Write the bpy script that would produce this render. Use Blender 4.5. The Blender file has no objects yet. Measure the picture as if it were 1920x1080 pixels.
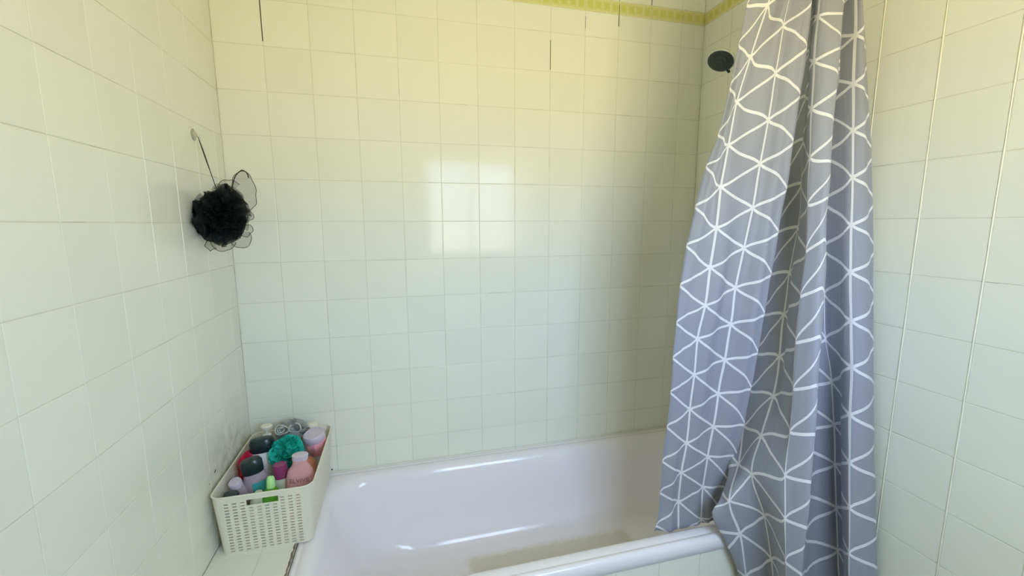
import bpy, bmesh, math, random
from mathutils import Vector, Matrix, Euler, noise

scene = bpy.context.scene
C = scene.collection
T = 0.15                       # one wall tile, metres; the tables below are written in tiles
Z0 = 1.563                     # height of the tile joint at eye level
def W(x, y, z):                # tiles -> metres
    return Vector((x * T, y * T, z * T + Z0))

# ---------------------------------------------------------------- camera
cam_d = bpy.data.cameras.new('camera')
cam = bpy.data.objects.new('camera', cam_d); C.objects.link(cam)
cam_d.sensor_width = 36.0
cam_d.lens = 36.0 * 811.86 / 1920.0
cam_d.clip_start = 0.02
yaw, pitch, roll = 0.25555, 0.14771, -0.002356
f = Vector((math.sin(yaw) * math.cos(pitch), math.cos(yaw) * math.cos(pitch), -math.sin(pitch)))
r0 = Vector((math.cos(yaw), -math.sin(yaw), 0)); u0 = r0.cross(f)
r = math.cos(roll) * r0 + math.sin(roll) * u0
u = -math.sin(roll) * r0 + math.cos(roll) * u0
cam.matrix_world = Matrix.Translation(W(-2.1657, -11.7924, -0.0653)) @ Matrix((r, u, -f)).transposed().to_4x4()
scene.camera = cam

# ---------------------------------------------------------------- daylight and exposure
SKY = (0.53, 0.69, 1.0); SKY_S = 20.0
GND = (1.0, 0.88, 0.50); GND_S = 17.0
world = bpy.data.worlds.new('daylight'); scene.world = world; world.use_nodes = True
nt = world.node_tree; nt.nodes.clear()
wo = nt.nodes.new('ShaderNodeOutputWorld'); bg = nt.nodes.new('ShaderNodeBackground')
tc = nt.nodes.new('ShaderNodeTexCoord'); sp = nt.nodes.new('ShaderNodeSeparateXYZ')
rp = nt.nodes.new('ShaderNodeValToRGB'); mr = nt.nodes.new('ShaderNodeMapRange')
mr.inputs['From Min'].default_value = -0.35; mr.inputs['From Max'].default_value = 0.35
rp.color_ramp.elements[0].position = 0.36; rp.color_ramp.elements[0].color = tuple(c * GND_S / 10 for c in GND) + (1,)
rp.color_ramp.elements[1].position = 0.66; rp.color_ramp.elements[1].color = tuple(c * SKY_S / 10 for c in SKY) + (1,)
nt.links.new(tc.outputs['Generated'], sp.inputs[0]); wn = nt.nodes.new('ShaderNodeTexNoise'); wn.inputs['Scale'].default_value = 9; wn.inputs['Detail'].default_value = 5
ws = nt.nodes.new('ShaderNodeMath'); ws.operation = 'MULTIPLY_ADD'; ws.inputs[1].default_value = 0.14     # uneven tree line at the horizon
wa = nt.nodes.new('ShaderNodeMath'); wa.operation = 'SUBTRACT'; wa.inputs[1].default_value = 0.07
nt.links.new(tc.outputs['Generated'], wn.inputs['Vector']); nt.links.new(wn.outputs['Fac'], ws.inputs[0]); nt.links.new(sp.outputs['Z'], ws.inputs[2])
nt.links.new(ws.outputs[0], wa.inputs[0]); nt.links.new(wa.outputs[0], mr.inputs['Value'])
nt.links.new(mr.outputs[0], rp.inputs[0]); nt.links.new(rp.outputs[0], bg.inputs['Color'])
bg.inputs['Strength'].default_value = 10.0
nt.links.new(bg.outputs[0], wo.inputs[0])
# window opening in the wall behind the camera
WX0, WX1, WZ0, WZ1, WY = -0.6, 4.9, -2.0, 3.6, -13.6
pl = bpy.data.lights.new('window_portal', 'AREA'); pl.shape = 'RECTANGLE'
pl.size = (WX1 - WX0) * T; pl.size_y = (WZ1 - WZ0) * T; pl.cycles.is_portal = True
plo = bpy.data.objects.new('window_portal', pl); C.objects.link(plo)
plo.location = W((WX0 + WX1) / 2, WY - 0.3, (WZ0 + WZ1) / 2); plo.rotation_euler = (math.pi / 2, 0, 0)
scene.view_settings.view_transform = 'Standard'
scene.view_settings.look = 'None'
scene.view_settings.gamma = 1.0
scene.view_settings.use_curve_mapping = False
scene.view_settings.exposure = -0.3
scene.cycles.max_bounces = 16; scene.cycles.diffuse_bounces = 10

# ---------------------------------------------------------------- helpers
def setp(o, label=None, cat=None, group=None, kind=None):
    if label: o['label'] = label
    if cat: o['category'] = cat
    if group: o['group'] = group
    if kind: o['kind'] = kind
    return o
def link(name, me, mat=None, parent=None, loc=None, rot=None):
    o = bpy.data.objects.new(name, me); C.objects.link(o)
    if mat is not None and me is not None and not me.materials: me.materials.append(mat)
    if parent is not None: o.parent = parent
    if loc is not None: o.location = loc
    if rot is not None: o.rotation_euler = rot
    return o
def mesh_of(bm, name='mesh', smooth=True, angle=40):
    bmesh.ops.recalc_face_normals(bm, faces=bm.faces)
    me = bpy.data.meshes.new(name); bm.to_mesh(me); bm.free()
    if smooth:
        me.polygons.foreach_set('use_smooth', [True] * len(me.polygons))
        if angle is not None: me.set_sharp_from_angle(angle=math.radians(angle))
    return me
def empty(name, loc, rot=(0, 0, 0), **k):
    o = bpy.data.objects.new(name, None); C.objects.link(o); o.empty_display_size = 0.02
    o.location = loc; o.rotation_euler = rot; setp(o, **k); return o
def add_box(bm, x0, x1, y0, y1, z0, z1, bev=0.0):
    vs = [bm.verts.new((x, y, z)) for x in (x0, x1) for y in (y0, y1) for z in (z0, z1)]
    F = [(0, 1, 3, 2), (4, 6, 7, 5), (0, 4, 5, 1), (2, 3, 7, 6), (0, 2, 6, 4), (1, 5, 7, 3)]
    fs = [bm.faces.new([vs[i] for i in f_]) for f_ in F]
    if bev:
        es = set(e for f_ in fs for e in f_.edges)
        bmesh.ops.bevel(bm, geom=list(es), offset=bev, segments=2, affect='EDGES', profile=0.5)
def add_tube(bm, pts, rad, n=8, caps=True):
    pts = [Vector(p) for p in pts]; rings = []
    rads = rad if isinstance(rad, (list, tuple)) else [rad] * len(pts)
    t = (pts[1] - pts[0]).normalized(); a = t.orthogonal().normalized()
    for i, p in enumerate(pts):
        t = (pts[min(i + 1, len(pts) - 1)] - pts[max(i - 1, 0)]).normalized()
        a = (a - t * a.dot(t)).normalized(); b = t.cross(a)
        rings.append([bm.verts.new(p + (a * math.cos(2 * math.pi * k / n) + b * math.sin(2 * math.pi * k / n)) * rads[i]) for k in range(n)])
    for A, B in zip(rings, rings[1:]):
        for k in range(n): bm.faces.new((A[k], A[(k + 1) % n], B[(k + 1) % n], B[k]))
    if caps:
        bm.faces.new(rings[0][::-1]); bm.faces.new(rings[-1])
def add_loft(bm, prof, n=32, ex=2.0, caps=True):
    """prof: (z, rx, ry[, cx, cy]); superellipse section with exponent ex"""
    rings = []
    for p in prof:
        z, rx, ry = p[:3]; cx, cy = (p[3], p[4]) if len(p) > 3 else (0, 0)
        ring = []
        for k in range(n):
            a = 2 * math.pi * k / n; c, s = math.cos(a), math.sin(a)
            ring.append(bm.verts.new((cx + rx * math.copysign(abs(c) ** (2 / ex), c), cy + ry * math.copysign(abs(s) ** (2 / ex), s), z)))
        rings.append(ring)
    for A, B in zip(rings, rings[1:]):
        for k in range(n): bm.faces.new((A[k], A[(k + 1) % n], B[(k + 1) % n], B[k]))
    if caps:
        bm.faces.new(rings[0][::-1]); bm.faces.new(rings[-1])
def loft(prof, n=32, ex=2.0, caps=True, angle=40):
    bm = bmesh.new(); add_loft(bm, prof, n, ex, caps); return mesh_of(bm, angle=angle)

# ---------------------------------------------------------------- materials
def mat(name, col, rough=0.5, spec=0.5, metal=0.0, trans=0.0, ior=1.5, sss=0.0, var=0.0, bump=0.0, bscale=200.0, coat=0.0, alpha=1.0):
    m = bpy.data.materials.new(name); m.use_nodes = True; t = m.node_tree; b = t.nodes['Principled BSDF']
    b.inputs['Base Color'].default_value = (*col, 1); b.inputs['Roughness'].default_value = rough
    b.inputs['Specular IOR Level'].default_value = spec; b.inputs['Metallic'].default_value = metal
    b.inputs['Transmission Weight'].default_value = trans; b.inputs['IOR'].default_value = ior
    b.inputs['Coat Weight'].default_value = coat; b.inputs['Alpha'].default_value = alpha
    tcn = t.nodes.new('ShaderNodeTexCoord'); nz = t.nodes.new('ShaderNodeTexNoise'); nz.inputs['Scale'].default_value = bscale
    t.links.new(tcn.outputs['Object'], nz.inputs['Vector'])
    if var:
        mx = t.nodes.new('ShaderNodeMix'); mx.data_type = 'RGBA'
        mx.inputs['A'].default_value = (*[c * (1 - var) for c in col], 1); mx.inputs['B'].default_value = (*[min(1, c * (1 + var)) for c in col], 1)
        t.links.new(nz.outputs['Fac'], mx.inputs['Factor']); t.links.new(mx.outputs['Result'], b.inputs['Base Color'])
    if bump:
        bp = t.nodes.new('ShaderNodeBump'); bp.inputs['Strength'].default_value = bump; bp.inputs['Distance'].default_value = 0.001
        t.links.new(nz.outputs['Fac'], bp.inputs['Height']); t.links.new(bp.outputs[0], b.inputs['Normal'])
    return m

def tile_material():
    m = bpy.data.materials.new('glazed_tile'); m.use_nodes = True; t = m.node_tree; b = t.nodes['Principled BSDF']
    N = t.nodes.new; L = t.links.new
    info = N('ShaderNodeObjectInfo'); hsv = N('ShaderNodeHueSaturation'); hsv.inputs['Color'].default_value = (0.835, 0.843, 0.75, 1)
    mr = N('ShaderNodeMapRange'); mr.inputs['To Min'].default_value = 0.975; mr.inputs['To Max'].default_value = 1.01
    L(info.outputs['Random'], mr.inputs['Value']); L(mr.outputs[0], hsv.inputs['Value'])
    geo = N('ShaderNodeNewGeometry')
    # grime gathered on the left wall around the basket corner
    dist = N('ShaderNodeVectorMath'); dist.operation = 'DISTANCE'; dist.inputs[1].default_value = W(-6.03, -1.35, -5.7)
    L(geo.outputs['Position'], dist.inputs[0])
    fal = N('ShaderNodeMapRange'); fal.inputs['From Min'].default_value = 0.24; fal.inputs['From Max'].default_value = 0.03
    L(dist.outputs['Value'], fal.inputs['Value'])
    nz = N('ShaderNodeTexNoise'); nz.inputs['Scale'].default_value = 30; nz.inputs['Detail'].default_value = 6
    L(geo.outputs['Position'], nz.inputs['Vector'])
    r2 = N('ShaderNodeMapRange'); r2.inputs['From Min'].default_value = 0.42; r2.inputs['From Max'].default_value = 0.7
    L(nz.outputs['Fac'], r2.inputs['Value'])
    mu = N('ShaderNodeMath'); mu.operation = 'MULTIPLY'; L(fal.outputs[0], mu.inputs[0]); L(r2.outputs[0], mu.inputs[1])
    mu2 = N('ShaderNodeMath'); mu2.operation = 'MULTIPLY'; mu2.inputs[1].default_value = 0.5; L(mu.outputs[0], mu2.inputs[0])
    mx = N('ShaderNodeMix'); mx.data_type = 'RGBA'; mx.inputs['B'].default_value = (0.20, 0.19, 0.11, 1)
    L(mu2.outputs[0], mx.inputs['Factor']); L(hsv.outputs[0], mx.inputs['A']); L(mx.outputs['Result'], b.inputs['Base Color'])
    b.inputs['Roughness'].default_value = 0.1; b.inputs['Specular IOR Level'].default_value = 0.2
    nb = N('ShaderNodeTexNoise'); nb.inputs['Scale'].default_value = 14; nb.inputs['Detail'].default_value = 2
    L(geo.outputs['Position'], nb.inputs['Vector'])
    bp = N('ShaderNodeBump'); bp.inputs['Strength'].default_value = 0.2; bp.inputs['Distance'].default_value = 0.002
    L(nb.outputs['Fac'], bp.inputs['Height']); L(bp.outputs[0], b.inputs['Normal'])
    return m
def grout_material(name, light, dark, lo, hi, sc):
    m = bpy.data.materials.new(name); m.use_nodes = True; t = m.node_tree; b = t.nodes['Principled BSDF']
    N = t.nodes.new; L = t.links.new
    geo = N('ShaderNodeNewGeometry'); nz = N('ShaderNodeTexNoise'); nz.inputs['Scale'].default_value = sc; nz.inputs['Detail'].default_value = 4
    L(geo.outputs['Position'], nz.inputs['Vector'])
    r2 = N('ShaderNodeMapRange'); r2.inputs['From Min'].default_value = lo; r2.inputs['From Max'].default_value = hi
    L(nz.outputs['Fac'], r2.inputs['Value'])
    mx = N('ShaderNodeMix'); mx.data_type = 'RGBA'; mx.inputs['A'].default_value = (*light, 1); mx.inputs['B'].default_value = (*dark, 1)
    L(r2.outputs[0], mx.inputs['Factor']); L(mx.outputs['Result'], b.inputs['Base Color']); b.inputs['Roughness'].default_value = 0.85
    return m
def border_material():
    m = bpy.data.materials.new('border_glaze'); m.use_nodes = True; t = m.node_tree; b = t.nodes['Principled BSDF']
    N = t.nodes.new; L = t.links.new
    tc_ = N('ShaderNodeTexCoord'); sep = N('ShaderNodeSeparateXYZ'); L(tc_.outputs['Object'], sep.inputs[0])
    def math_(op, a, bb=None):
        n = N('ShaderNodeMath'); n.operation = op
        for i, v in enumerate((a, bb)):
            if v is None: continue
            if isinstance(v, (int, float)): n.inputs[i].default_value = v
            else: L(v, n.inputs[i])
        return n.outputs[0]
    # two scrolls per piece: rings round each motif, with pale gaps between
    px = math_('SUBTRACT', math_('PINGPONG', math_('ADD', sep.outputs['X'], 1.0 * T), 0.25 * T), 0.125 * T)
    nz = N('ShaderNodeTexNoise'); nz.inputs['Scale'].default_value = 150; L(tc_.outputs['Object'], nz.inputs['Vector'])
    bx = math_('MULTIPLY', math_('ABSOLUTE', px), 1 / (0.105 * T)); by = math_('MULTIPLY', math_('ABSOLUTE', sep.outputs['Y']), 1 / (0.115 * T))
    v = math_('ADD', math_('SUBTRACT', math_('MAXIMUM', bx, by), 1.0), math_('MULTIPLY', math_('SUBTRACT', nz.outputs['Fac'], 0.5), 1.6))
    r2 = N('ShaderNodeMapRange'); r2.inputs['From Min'].default_value = -0.5; r2.inputs['From Max'].default_value = 0.7; L(v, r2.inputs['Value'])
    mx = N('ShaderNodeMix'); mx.data_type = 'RGBA'; mx.inputs['A'].default_value = (0.62, 0.60, 0.16, 1); mx.inputs['B'].default_value = (0.78, 0.76, 0.46, 1)
    L(r2.outputs[0], mx.inputs['Factor']); L(mx.outputs['Result'], b.inputs['Base Color']); b.inputs['Roughness'].default_value = 0.15
    bp = N('ShaderNodeBump'); bp.inputs['Strength'].default_value = 0.4; bp.inputs['Distance'].default_value = 0.001
    L(r2.outputs[0], bp.inputs['Height']); L(bp.outputs[0], b.inputs['Normal'])
    return m
def curtain_material():
    m = bpy.data.materials.new('curtain_polyester'); m.use_nodes = True; t = m.node_tree; b = t.nodes['Principled BSDF']
    N = t.nodes.new; L = t.links.new
    def math_(op, a, bb=None, c=None):
        n = N('ShaderNodeMath'); n.operation = op
        for i, v in enumerate((a, bb, c)):
            if v is None: continue
            if isinstance(v, (int, float)): n.inputs[i].default_value = v
            else: L(v, n.inputs[i])
        return n.outputs[0]
    uv = N('ShaderNodeUVMap'); uv.uv_map = 'UVMap'
    sep = N('ShaderNodeSeparateXYZ'); L(uv.outputs[0], sep.inputs[0])
    U, V = sep.outputs['X'], sep.outputs['Y']
    # UV unit = lattice cell: U column spacing 0.103 m, V node spacing 0.119 m
    def near(val, scale):            # distance to nearest integer, metres
        fr = math_('SUBTRACT', val, math_('FLOOR', math_('ADD', val, 0.5)))
        return math_('MULTIPLY', math_('ABSOLUTE', fr), scale)
    h = math_('MULTIPLY', math_('SUBTRACT', U, 1.0), 0.5)
    d1 = near(U, 0.103); d2 = near(math_('ADD', V, h), 0.103); d3 = near(math_('SUBTRACT', V, h), 0.103)
    dm = math_('MINIMUM', d1, math_('MINIMUM', d2, d3))
    ln = math_('LESS_THAN', dm, 0.0037)
    mx = N('ShaderNodeMix'); mx.data_type = 'RGBA'; mx.inputs['A'].default_value = (0.335, 0.347, 0.405, 1); mx.inputs['B'].default_value = (0.80, 0.80, 0.82, 1)
    L(ln, mx.inputs['Factor']); L(mx.outputs['Result'], b.inputs['Base Color'])
    b.inputs['Roughness'].default_value = 0.55; b.inputs['Specular IOR Level'].default_value = 0.4
    b.inputs['Sheen Weight'].default_value = 0.2
    nz = N('ShaderNodeTexNoise'); nz.inputs['Scale'].default_value = 9; nz.inputs['Detail'].default_value = 3
    st = N('ShaderNodeMapping'); st.inputs['Scale'].default_value = (1.0, 0.12, 1); L(uv.outputs[0], st.inputs[0]); L(st.outputs[0], nz.inputs['Vector'])
    bp = N('ShaderNodeBump'); bp.inputs['Strength'].default_value = 0.35; bp.inputs['Distance'].default_value = 0.004
    L(nz.outputs['Fac'], bp.inputs['Height']); L(bp.outputs[0], b.inputs['Normal'])
    tr = N('ShaderNodeBsdfTranslucent'); L(mx.outputs['Result'], tr.inputs['Color'])
    ms = N('ShaderNodeMixShader'); ms.inputs[0].default_value = 0.18
    out = t.nodes['Material Output']; L(b.outputs[0], ms.inputs[1]); L(tr.outputs[0], ms.inputs[2]); L(ms.outputs[0], out.inputs['Surface'])
    return m
def net_material(name, col, opacity):
    m = bpy.data.materials.new(name); m.use_nodes = True; t = m.node_tree; b = t.nodes['Principled BSDF']
    b.inputs['Base Color'].default_value = (*col, 1); b.inputs['Roughness'].default_value = 0.6; b.inputs['Specular IOR Level'].default_value = 0.25
    tr = t.nodes.new('ShaderNodeBsdfTransparent'); ms = t.nodes.new('ShaderNodeMixShader'); ms.inputs[0].default_value = opacity
    t.links.new(tr.outputs[0], ms.inputs[1]); t.links.new(b.outputs[0], ms.inputs[2]); t.links.new(ms.outputs[0], t.nodes['Material Output'].inputs['Surface'])
    return m
def tub_material():
    m = bpy.data.materials.new('tub_enamel'); m.use_nodes = True; t = m.node_tree; b = t.nodes['Principled BSDF']
    N = t.nodes.new; L = t.links.new
    b.inputs['Roughness'].default_value = 0.12; b.inputs['Specular IOR Level'].default_value = 0.5
    geo = N('ShaderNodeNewGeometry'); sub = N('ShaderNodeVectorMath'); sub.operation = 'SUBTRACT'; sub.inputs[1].default_value = W(1.65, -2.42, -9.0)
    L(geo.outputs['Position'], sub.inputs[0]); sep = N('ShaderNodeSeparateXYZ'); L(sub.outputs[0], sep.inputs[0])
    def math_(op, a, bb=None):
        n = N('ShaderNodeMath'); n.operation = op
        for i, v in enumerate((a, bb)):
            if v is None: continue
            if isinstance(v, (int, float)): n.inputs[i].default_value = v
            else: L(v, n.inputs[i])
        return n.outputs[0]
    nz = N('ShaderNodeTexNoise'); nz.inputs['Scale'].default_value = 45; nz.inputs['Detail'].default_value = 5; L(geo.outputs['Position'], nz.inputs['Vector'])
    wob = math_('MULTIPLY', math_('SUBTRACT', nz.outputs['Fac'], 0.5), 0.05)
    ax = math_('SUBTRACT', math_('ABSOLUTE', sep.outputs['X']), 2.45 * T - 0.02); ay = math_('SUBTRACT', math_('ABSOLUTE', sep.outputs['Y']), 1.15 * T - 0.02)
    d = math_('ADD', math_('MAXIMUM', ax, ay), wob)
    mk = N('ShaderNodeMapRange'); mk.inputs['From Min'].default_value = 0.018; mk.inputs['From Max'].default_value = -0.008; L(d, mk.inputs['Value'])
    lowz = math_('LESS_THAN', sep.outputs['Z'], 0.03)
    fac = math_('MULTIPLY', math_('MULTIPLY', mk.outputs[0], lowz), 0.9)
    nz2 = N('ShaderNodeTexNoise'); nz2.inputs['Scale'].default_value = 160; L(geo.outputs['Position'], nz2.inputs['Vector'])
    sc = N('ShaderNodeMix'); sc.data_type = 'RGBA'; sc.inputs['A'].default_value = (0.62, 0.575, 0.49, 1); sc.inputs['B'].default_value = (0.76, 0.72, 0.64, 1); L(nz2.outputs['Fac'], sc.inputs['Factor'])
    mx = N('ShaderNodeMix'); mx.data_type = 'RGBA'; mx.inputs['A'].default_value = (0.87, 0.84, 0.885, 1)
    L(fac, mx.inputs['Factor']); L(sc.outputs['Result'], mx.inputs['B']); L(mx.outputs['Result'], b.inputs['Base Color'])
    rg = N('ShaderNodeMapRange'); rg.inputs['To Min'].default_value = 0.12; rg.inputs['To Max'].default_value = 0.6; L(fac, rg.inputs['Value']); L(rg.outputs[0], b.inputs['Roughness'])
    return m
M_tile = tile_material()
M_grout = grout_material('tile_grout', (0.72, 0.715, 0.60), (0.30, 0.28, 0.20), 0.55, 0.75, 7.0)
M_bead = mat('white_joint_bead', (0.86, 0.85, 0.72), 0.45, var=0.04, bscale=60)
M_dark = mat('open_joint', (0.06, 0.055, 0.03), 0.9)
M_border = border_material()
M_paint = mat('wall_paint', (0.80, 0.80, 0.72), 0.8, bump=0.1)
M_floor = mat('floor_tile_mix', (0.45, 0.43, 0.38), 0.4, var=0.1, bscale=20)
M_frame = mat('window_paint', (0.85, 0.85, 0.83), 0.4)
M_tub = tub_material()
M_chrome = mat('chrome', (0.78, 0.79, 0.78), 0.13, metal=1.0)
M_blackp = mat('black_plastic', (0.022, 0.035, 0.035), 0.3)

# ---------------------------------------------------------------- room shell
FZ, CZ = -10.42, 7.2           # floor and ceiling, tiles
XL, XR, YB, YR = -6.03, 6.764, 0.0, WY
GD = 0.011                     # grout plane behind the tile faces, tiles (about 1.6 mm)
def slab(name, x0, x1, y0, y1, z0, z1, m, kind='structure'):
    bm = bmesh.new(); a, b = W(x0, y0, z0), W(x1, y1, z1)
    add_box(bm, a.x, b.x, a.y, b.y, a.z, b.z)
    return setp(link(name, mesh_of(bm, smooth=False), m), kind=kind)
wall_back = slab('wall_back', XL - 1.0, XR + 1.0, GD, 1.0, FZ, CZ, M_grout)
wall_left = slab('wall_left', XL - 1.0, XL - GD, YR, GD, FZ, CZ, M_grout)
wall_right = slab('wall_right', XR + GD, XR + 1.0, YR, GD, FZ, CZ, M_grout)
slab('floor', XL - 1, XR + 1, YR - 1, 1, FZ - 0.6, FZ, M_floor)
slab('ceiling', XL - 1, XR + 1, YR - 1, 1, CZ, CZ + 0.6, M_paint)
bm = bmesh.new()
for (x0, x1, z0, z1) in ((XL - 1, WX0, FZ, CZ), (WX1, XR + 1, FZ, CZ), (WX0, WX1, FZ, WZ0), (WX0, WX1, WZ1, CZ)):
    a, b = W(x0, YR - 1.0, z0), W(x1, YR, z1); add_box(bm, a.x, b.x, a.y, b.y, a.z, b.z)
setp(link('wall_rear', mesh_of(bm, smooth=False), M_paint), kind='structure')
bm = bmesh.new()
for (x0, x1, z0, z1) in ((WX0, WX0 + .25, WZ0, WZ1), (WX1 - .25, WX1, WZ0, WZ1), (WX0 + .25, WX1 - .25, WZ0, WZ0 + .25), (WX0 + .25, WX1 - .25, WZ1 - .25, WZ1), (2.02, 2.22, WZ0 + .25, WZ1 - .25)):
    a, b = W(x0, YR - .6, z0), W(x1, YR - .3, z1); add_box(bm, a.x, b.x, a.y, b.y, a.z, b.z)
setp(link('window_1', mesh_of(bm, smooth=False), M_frame), kind='structure')

# white panel added out of view at the right jamb, shading the right wall
sb = bmesh.new()
sh_o = empty('light_blocker_pivot', W(WX1 - .1, YR + .05, 0))
add_box(sb, 0, .02, 0, 2.5 * T, WZ0 * T, WZ1 * T, .002)
so = link('light_blocker', mesh_of(sb, smooth=False), M_frame, bpy.data.objects['window_1'], loc=sh_o.location, rot=(0, 0, math.radians(-6))); bpy.data.objects.remove(sh_o)

# ---------------------------------------------------------------- tiles
tile_cache = {}
def tile_mesh(w, h, m, th=0.006):
    key = (round(w, 4), round(h, 4), m.name)
    if key in tile_cache: return tile_cache[key]
    bv = 0.0011; a, b = w / 2, h / 2
    v = []
    for (dx, z) in ((0, -th), (0, -bv), (bv * .35, -bv * .3), (bv * 1.3, 0)):
        v += [(-a + dx, -b + dx, z), (a - dx, -b + dx, z), (a - dx, b - dx, z), (-a + dx, b - dx, z)]
    fs = [(12, 13, 14, 15)]
    for k in range(3):
        for i in range(4):
            j = (i + 1) % 4; fs.append((4 * k + i, 4 * k + j, 4 * k + 4 + j, 4 * k + 4 + i))
    me = bpy.data.meshes.new('tile'); me.from_pydata(v, [], fs); me.materials.append(m)
    tile_cache[key] = me; return me
rng = random.Random(4)
ROT = {'back': Matrix(((1, 0, 0), (0, 0, -1), (0, 1, 0))), 'left': Matrix(((0, 0, 1), (1, 0, 0), (0, 1, 0))),
       'right': Matrix(((0, 0, -1), (-1, 0, 0), (0, 1, 0))), 'top': Matrix.Identity(3),
       'front': Matrix(((1, 0, 0), (0, 0, -1), (0, 1, 0)))}
def put_tile(side, c, w, h, m, parent, gx, gz, name='tile', jit=0.0016):
    """c = centre in tiles; w, h in tiles; gx, gz joint widths in metres"""
    me = tile_mesh(w * T - gx, h * T - gz, m)
    o = bpy.data.objects.new(name, me); C.objects.link(o); o.parent = parent
    R = ROT[side] @ Euler((rng.gauss(0, jit), rng.gauss(0, jit), rng.gauss(0, jit * .35))).to_matrix()
    o.matrix_local = Matrix.Translation(W(*c) + ROT[side] @ Vector((0, 0, rng.uniform(-.0002, .0002)))) @ R.to_4x4()
    return o
def spans(lo, hi, off, step=1.0):
    """cut [lo,hi] at off + k*step"""
    k = math.ceil((lo - off) / step - 1e-6); cuts = [lo]
    while off + k * step < hi - 1e-4:
        if off + k * step > lo + 0.04: cuts.append(off + k * step)
        k += 1
    if hi - cuts[-1] < 0.04 and len(cuts) > 1: cuts.pop()
    cuts.append(hi)
    return list(zip(cuts, cuts[1:]))
BZ0, BZ1 = 5.64, 5.99          # border strip
def rows(lo, off):
    return [(a, b, 0) for a, b in spans(lo, BZ0, off)] + [(BZ0, BZ1, 1)] + [(a, b, 0) for a, b in spans(BZ1, CZ, BZ1)]
def tile_wall(side, parent, us, rws, place, gx, gz):
    for z0, z1, bd in rws:
        for u0_, u1_ in us:
            put_tile(side, place((u0_ + u1_) / 2, (z0 + z1) / 2), u1_ - u0_, z1 - z0, M_border if bd else M_tile, parent, gx, gz, 'border_tile' if bd else 'tile')
tile_wall('back', wall_back, spans(XL, XR, 0.0), rows(-6.76, 0.0), lambda uu, z: (uu, YB, z), .0013, .0013)
# left wall: joints at y = -0.41 - k; above the ledge beside the bath, to the floor in front of it
def left_rows(y1): return rows(-6.70 if y1 > -4.72 else FZ, -0.037)
NEAR = -9.41
for y0, y1 in spans(NEAR, 0.0, -0.415):
    for z0, z1, bd in left_rows((y0 + y1) / 2):
        put_tile('left', (XL, (y0 + y1) / 2, (z0 + z1) / 2), y1 - y0, z1 - z0, M_border if bd else M_tile, wall_left, .0013, .0013, 'border_tile' if bd else 'tile')
NEARR = -9.106
for y0, y1 in spans(NEARR, 0.0, -0.106):
    for z0, z1, bd in rows(-6.76 if (y0 + y1) / 2 > -4.72 else FZ, 0.005):
        put_tile('right', (XR, (y0 + y1) / 2, (z0 + z1) / 2), y1 - y0, z1 - z0, M_border if bd else M_tile, wall_right, .0042 if y0 < -2 else .002, .0015, 'border_tile' if bd else 'tile')
# the white joint beads of the right wall
for k in range(2, 9):
    bm = bmesh.new(); y = -1.106 - k; a = W(XR, y, -10.4 if y < -4.72 else -6.76); b = W(XR, y, BZ0)
    n = 60; pts = [a.lerp(b, i / n) + Vector((.0006, rng.uniform(-.0003, .0003), 0)) for i in range(n + 1)]
    add_tube(bm, pts, [.0021 + rng.uniform(-.0003, .0003) for _ in pts], 6)
    link('grout_bead', mesh_of(bm, angle=None), M_bead, wall_right)
# tiled remainder of the side walls beside and behind the camera: one piece each
for side, parent, x, y1 in (('left', wall_left, XL, NEAR), ('right', wall_right, XR, NEARR)):
    bm = bmesh.new()
    for a, b in spans(YR, y1, y1):
        for c_, d_ in spans(FZ, BZ0, 0.0) + [(BZ0, BZ1)] + spans(BZ1, CZ, BZ1):
            p0, p1 = W(x, a, c_), W(x, b, d_); g = .0007; s = 1 if side == 'left' else -1
            xs = sorted((p0.x, p0.x - s * .005))
            add_box(bm, xs[0], xs[1], p0.y + g, p1.y - g, p0.z + g, p1.z - g)
    setp(link('tile_field', mesh_of(bm, smooth=False), M_tile, parent), kind='stuff')
# joints where the grout has fallen out of the back wall
def gap(x, z0, z1, w=.0022):
    bm = bmesh.new(); a, b = W(x, 0, z0), W(x, 0, z1)
    add_box(bm, a.x - w / 2, a.x + w / 2, -.0003, .0022, a.z, b.z)
    link('open_joint', mesh_of(bm, smooth=False), M_dark, wall_back)
for g in ((-5.0, 4.1, 5.0, .003), (-5.0, 5.0, 5.6, .0022), (2.0, 4.05, 4.8, .0024), (4.0, 5.35, 5.62, .0028), (4.0, 5.62, 5.9, .002), (5.0, 6.0, 6.35, .003), (4.0, 6.0, 6.3, .002), (3.0, 5.2, 5.5, .0012)): gap(*g)
def spot(x, z, r_, y=0.0):
    bm = bmesh.new(); c = W(x, y, z)
    ring = [bm.verts.new((c.x + r_ * math.cos(a), c.y - .0006, c.z + r_ * math.sin(a))) for a in [i * math.pi / 6 for i in range(12)]]
    ring2 = [bm.verts.new((c.x + r_ * 1.1 * math.cos(a), c.y + .002, c.z + r_ * 1.1 * math.sin(a))) for a in [i * math.pi / 6 for i in range(12)]]
    bm.faces.new(ring)
    for k in range(12): bm.faces.new((ring[k], ring[(k + 1) % 12], ring2[(k + 1) % 12], ring2[k]))
    link('drill_hole', mesh_of(bm, smooth=False), M_dark, wall_back)
spot(-4.14, -5.43, .0034); spot(-4.15, -6.66, .0034)
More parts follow.
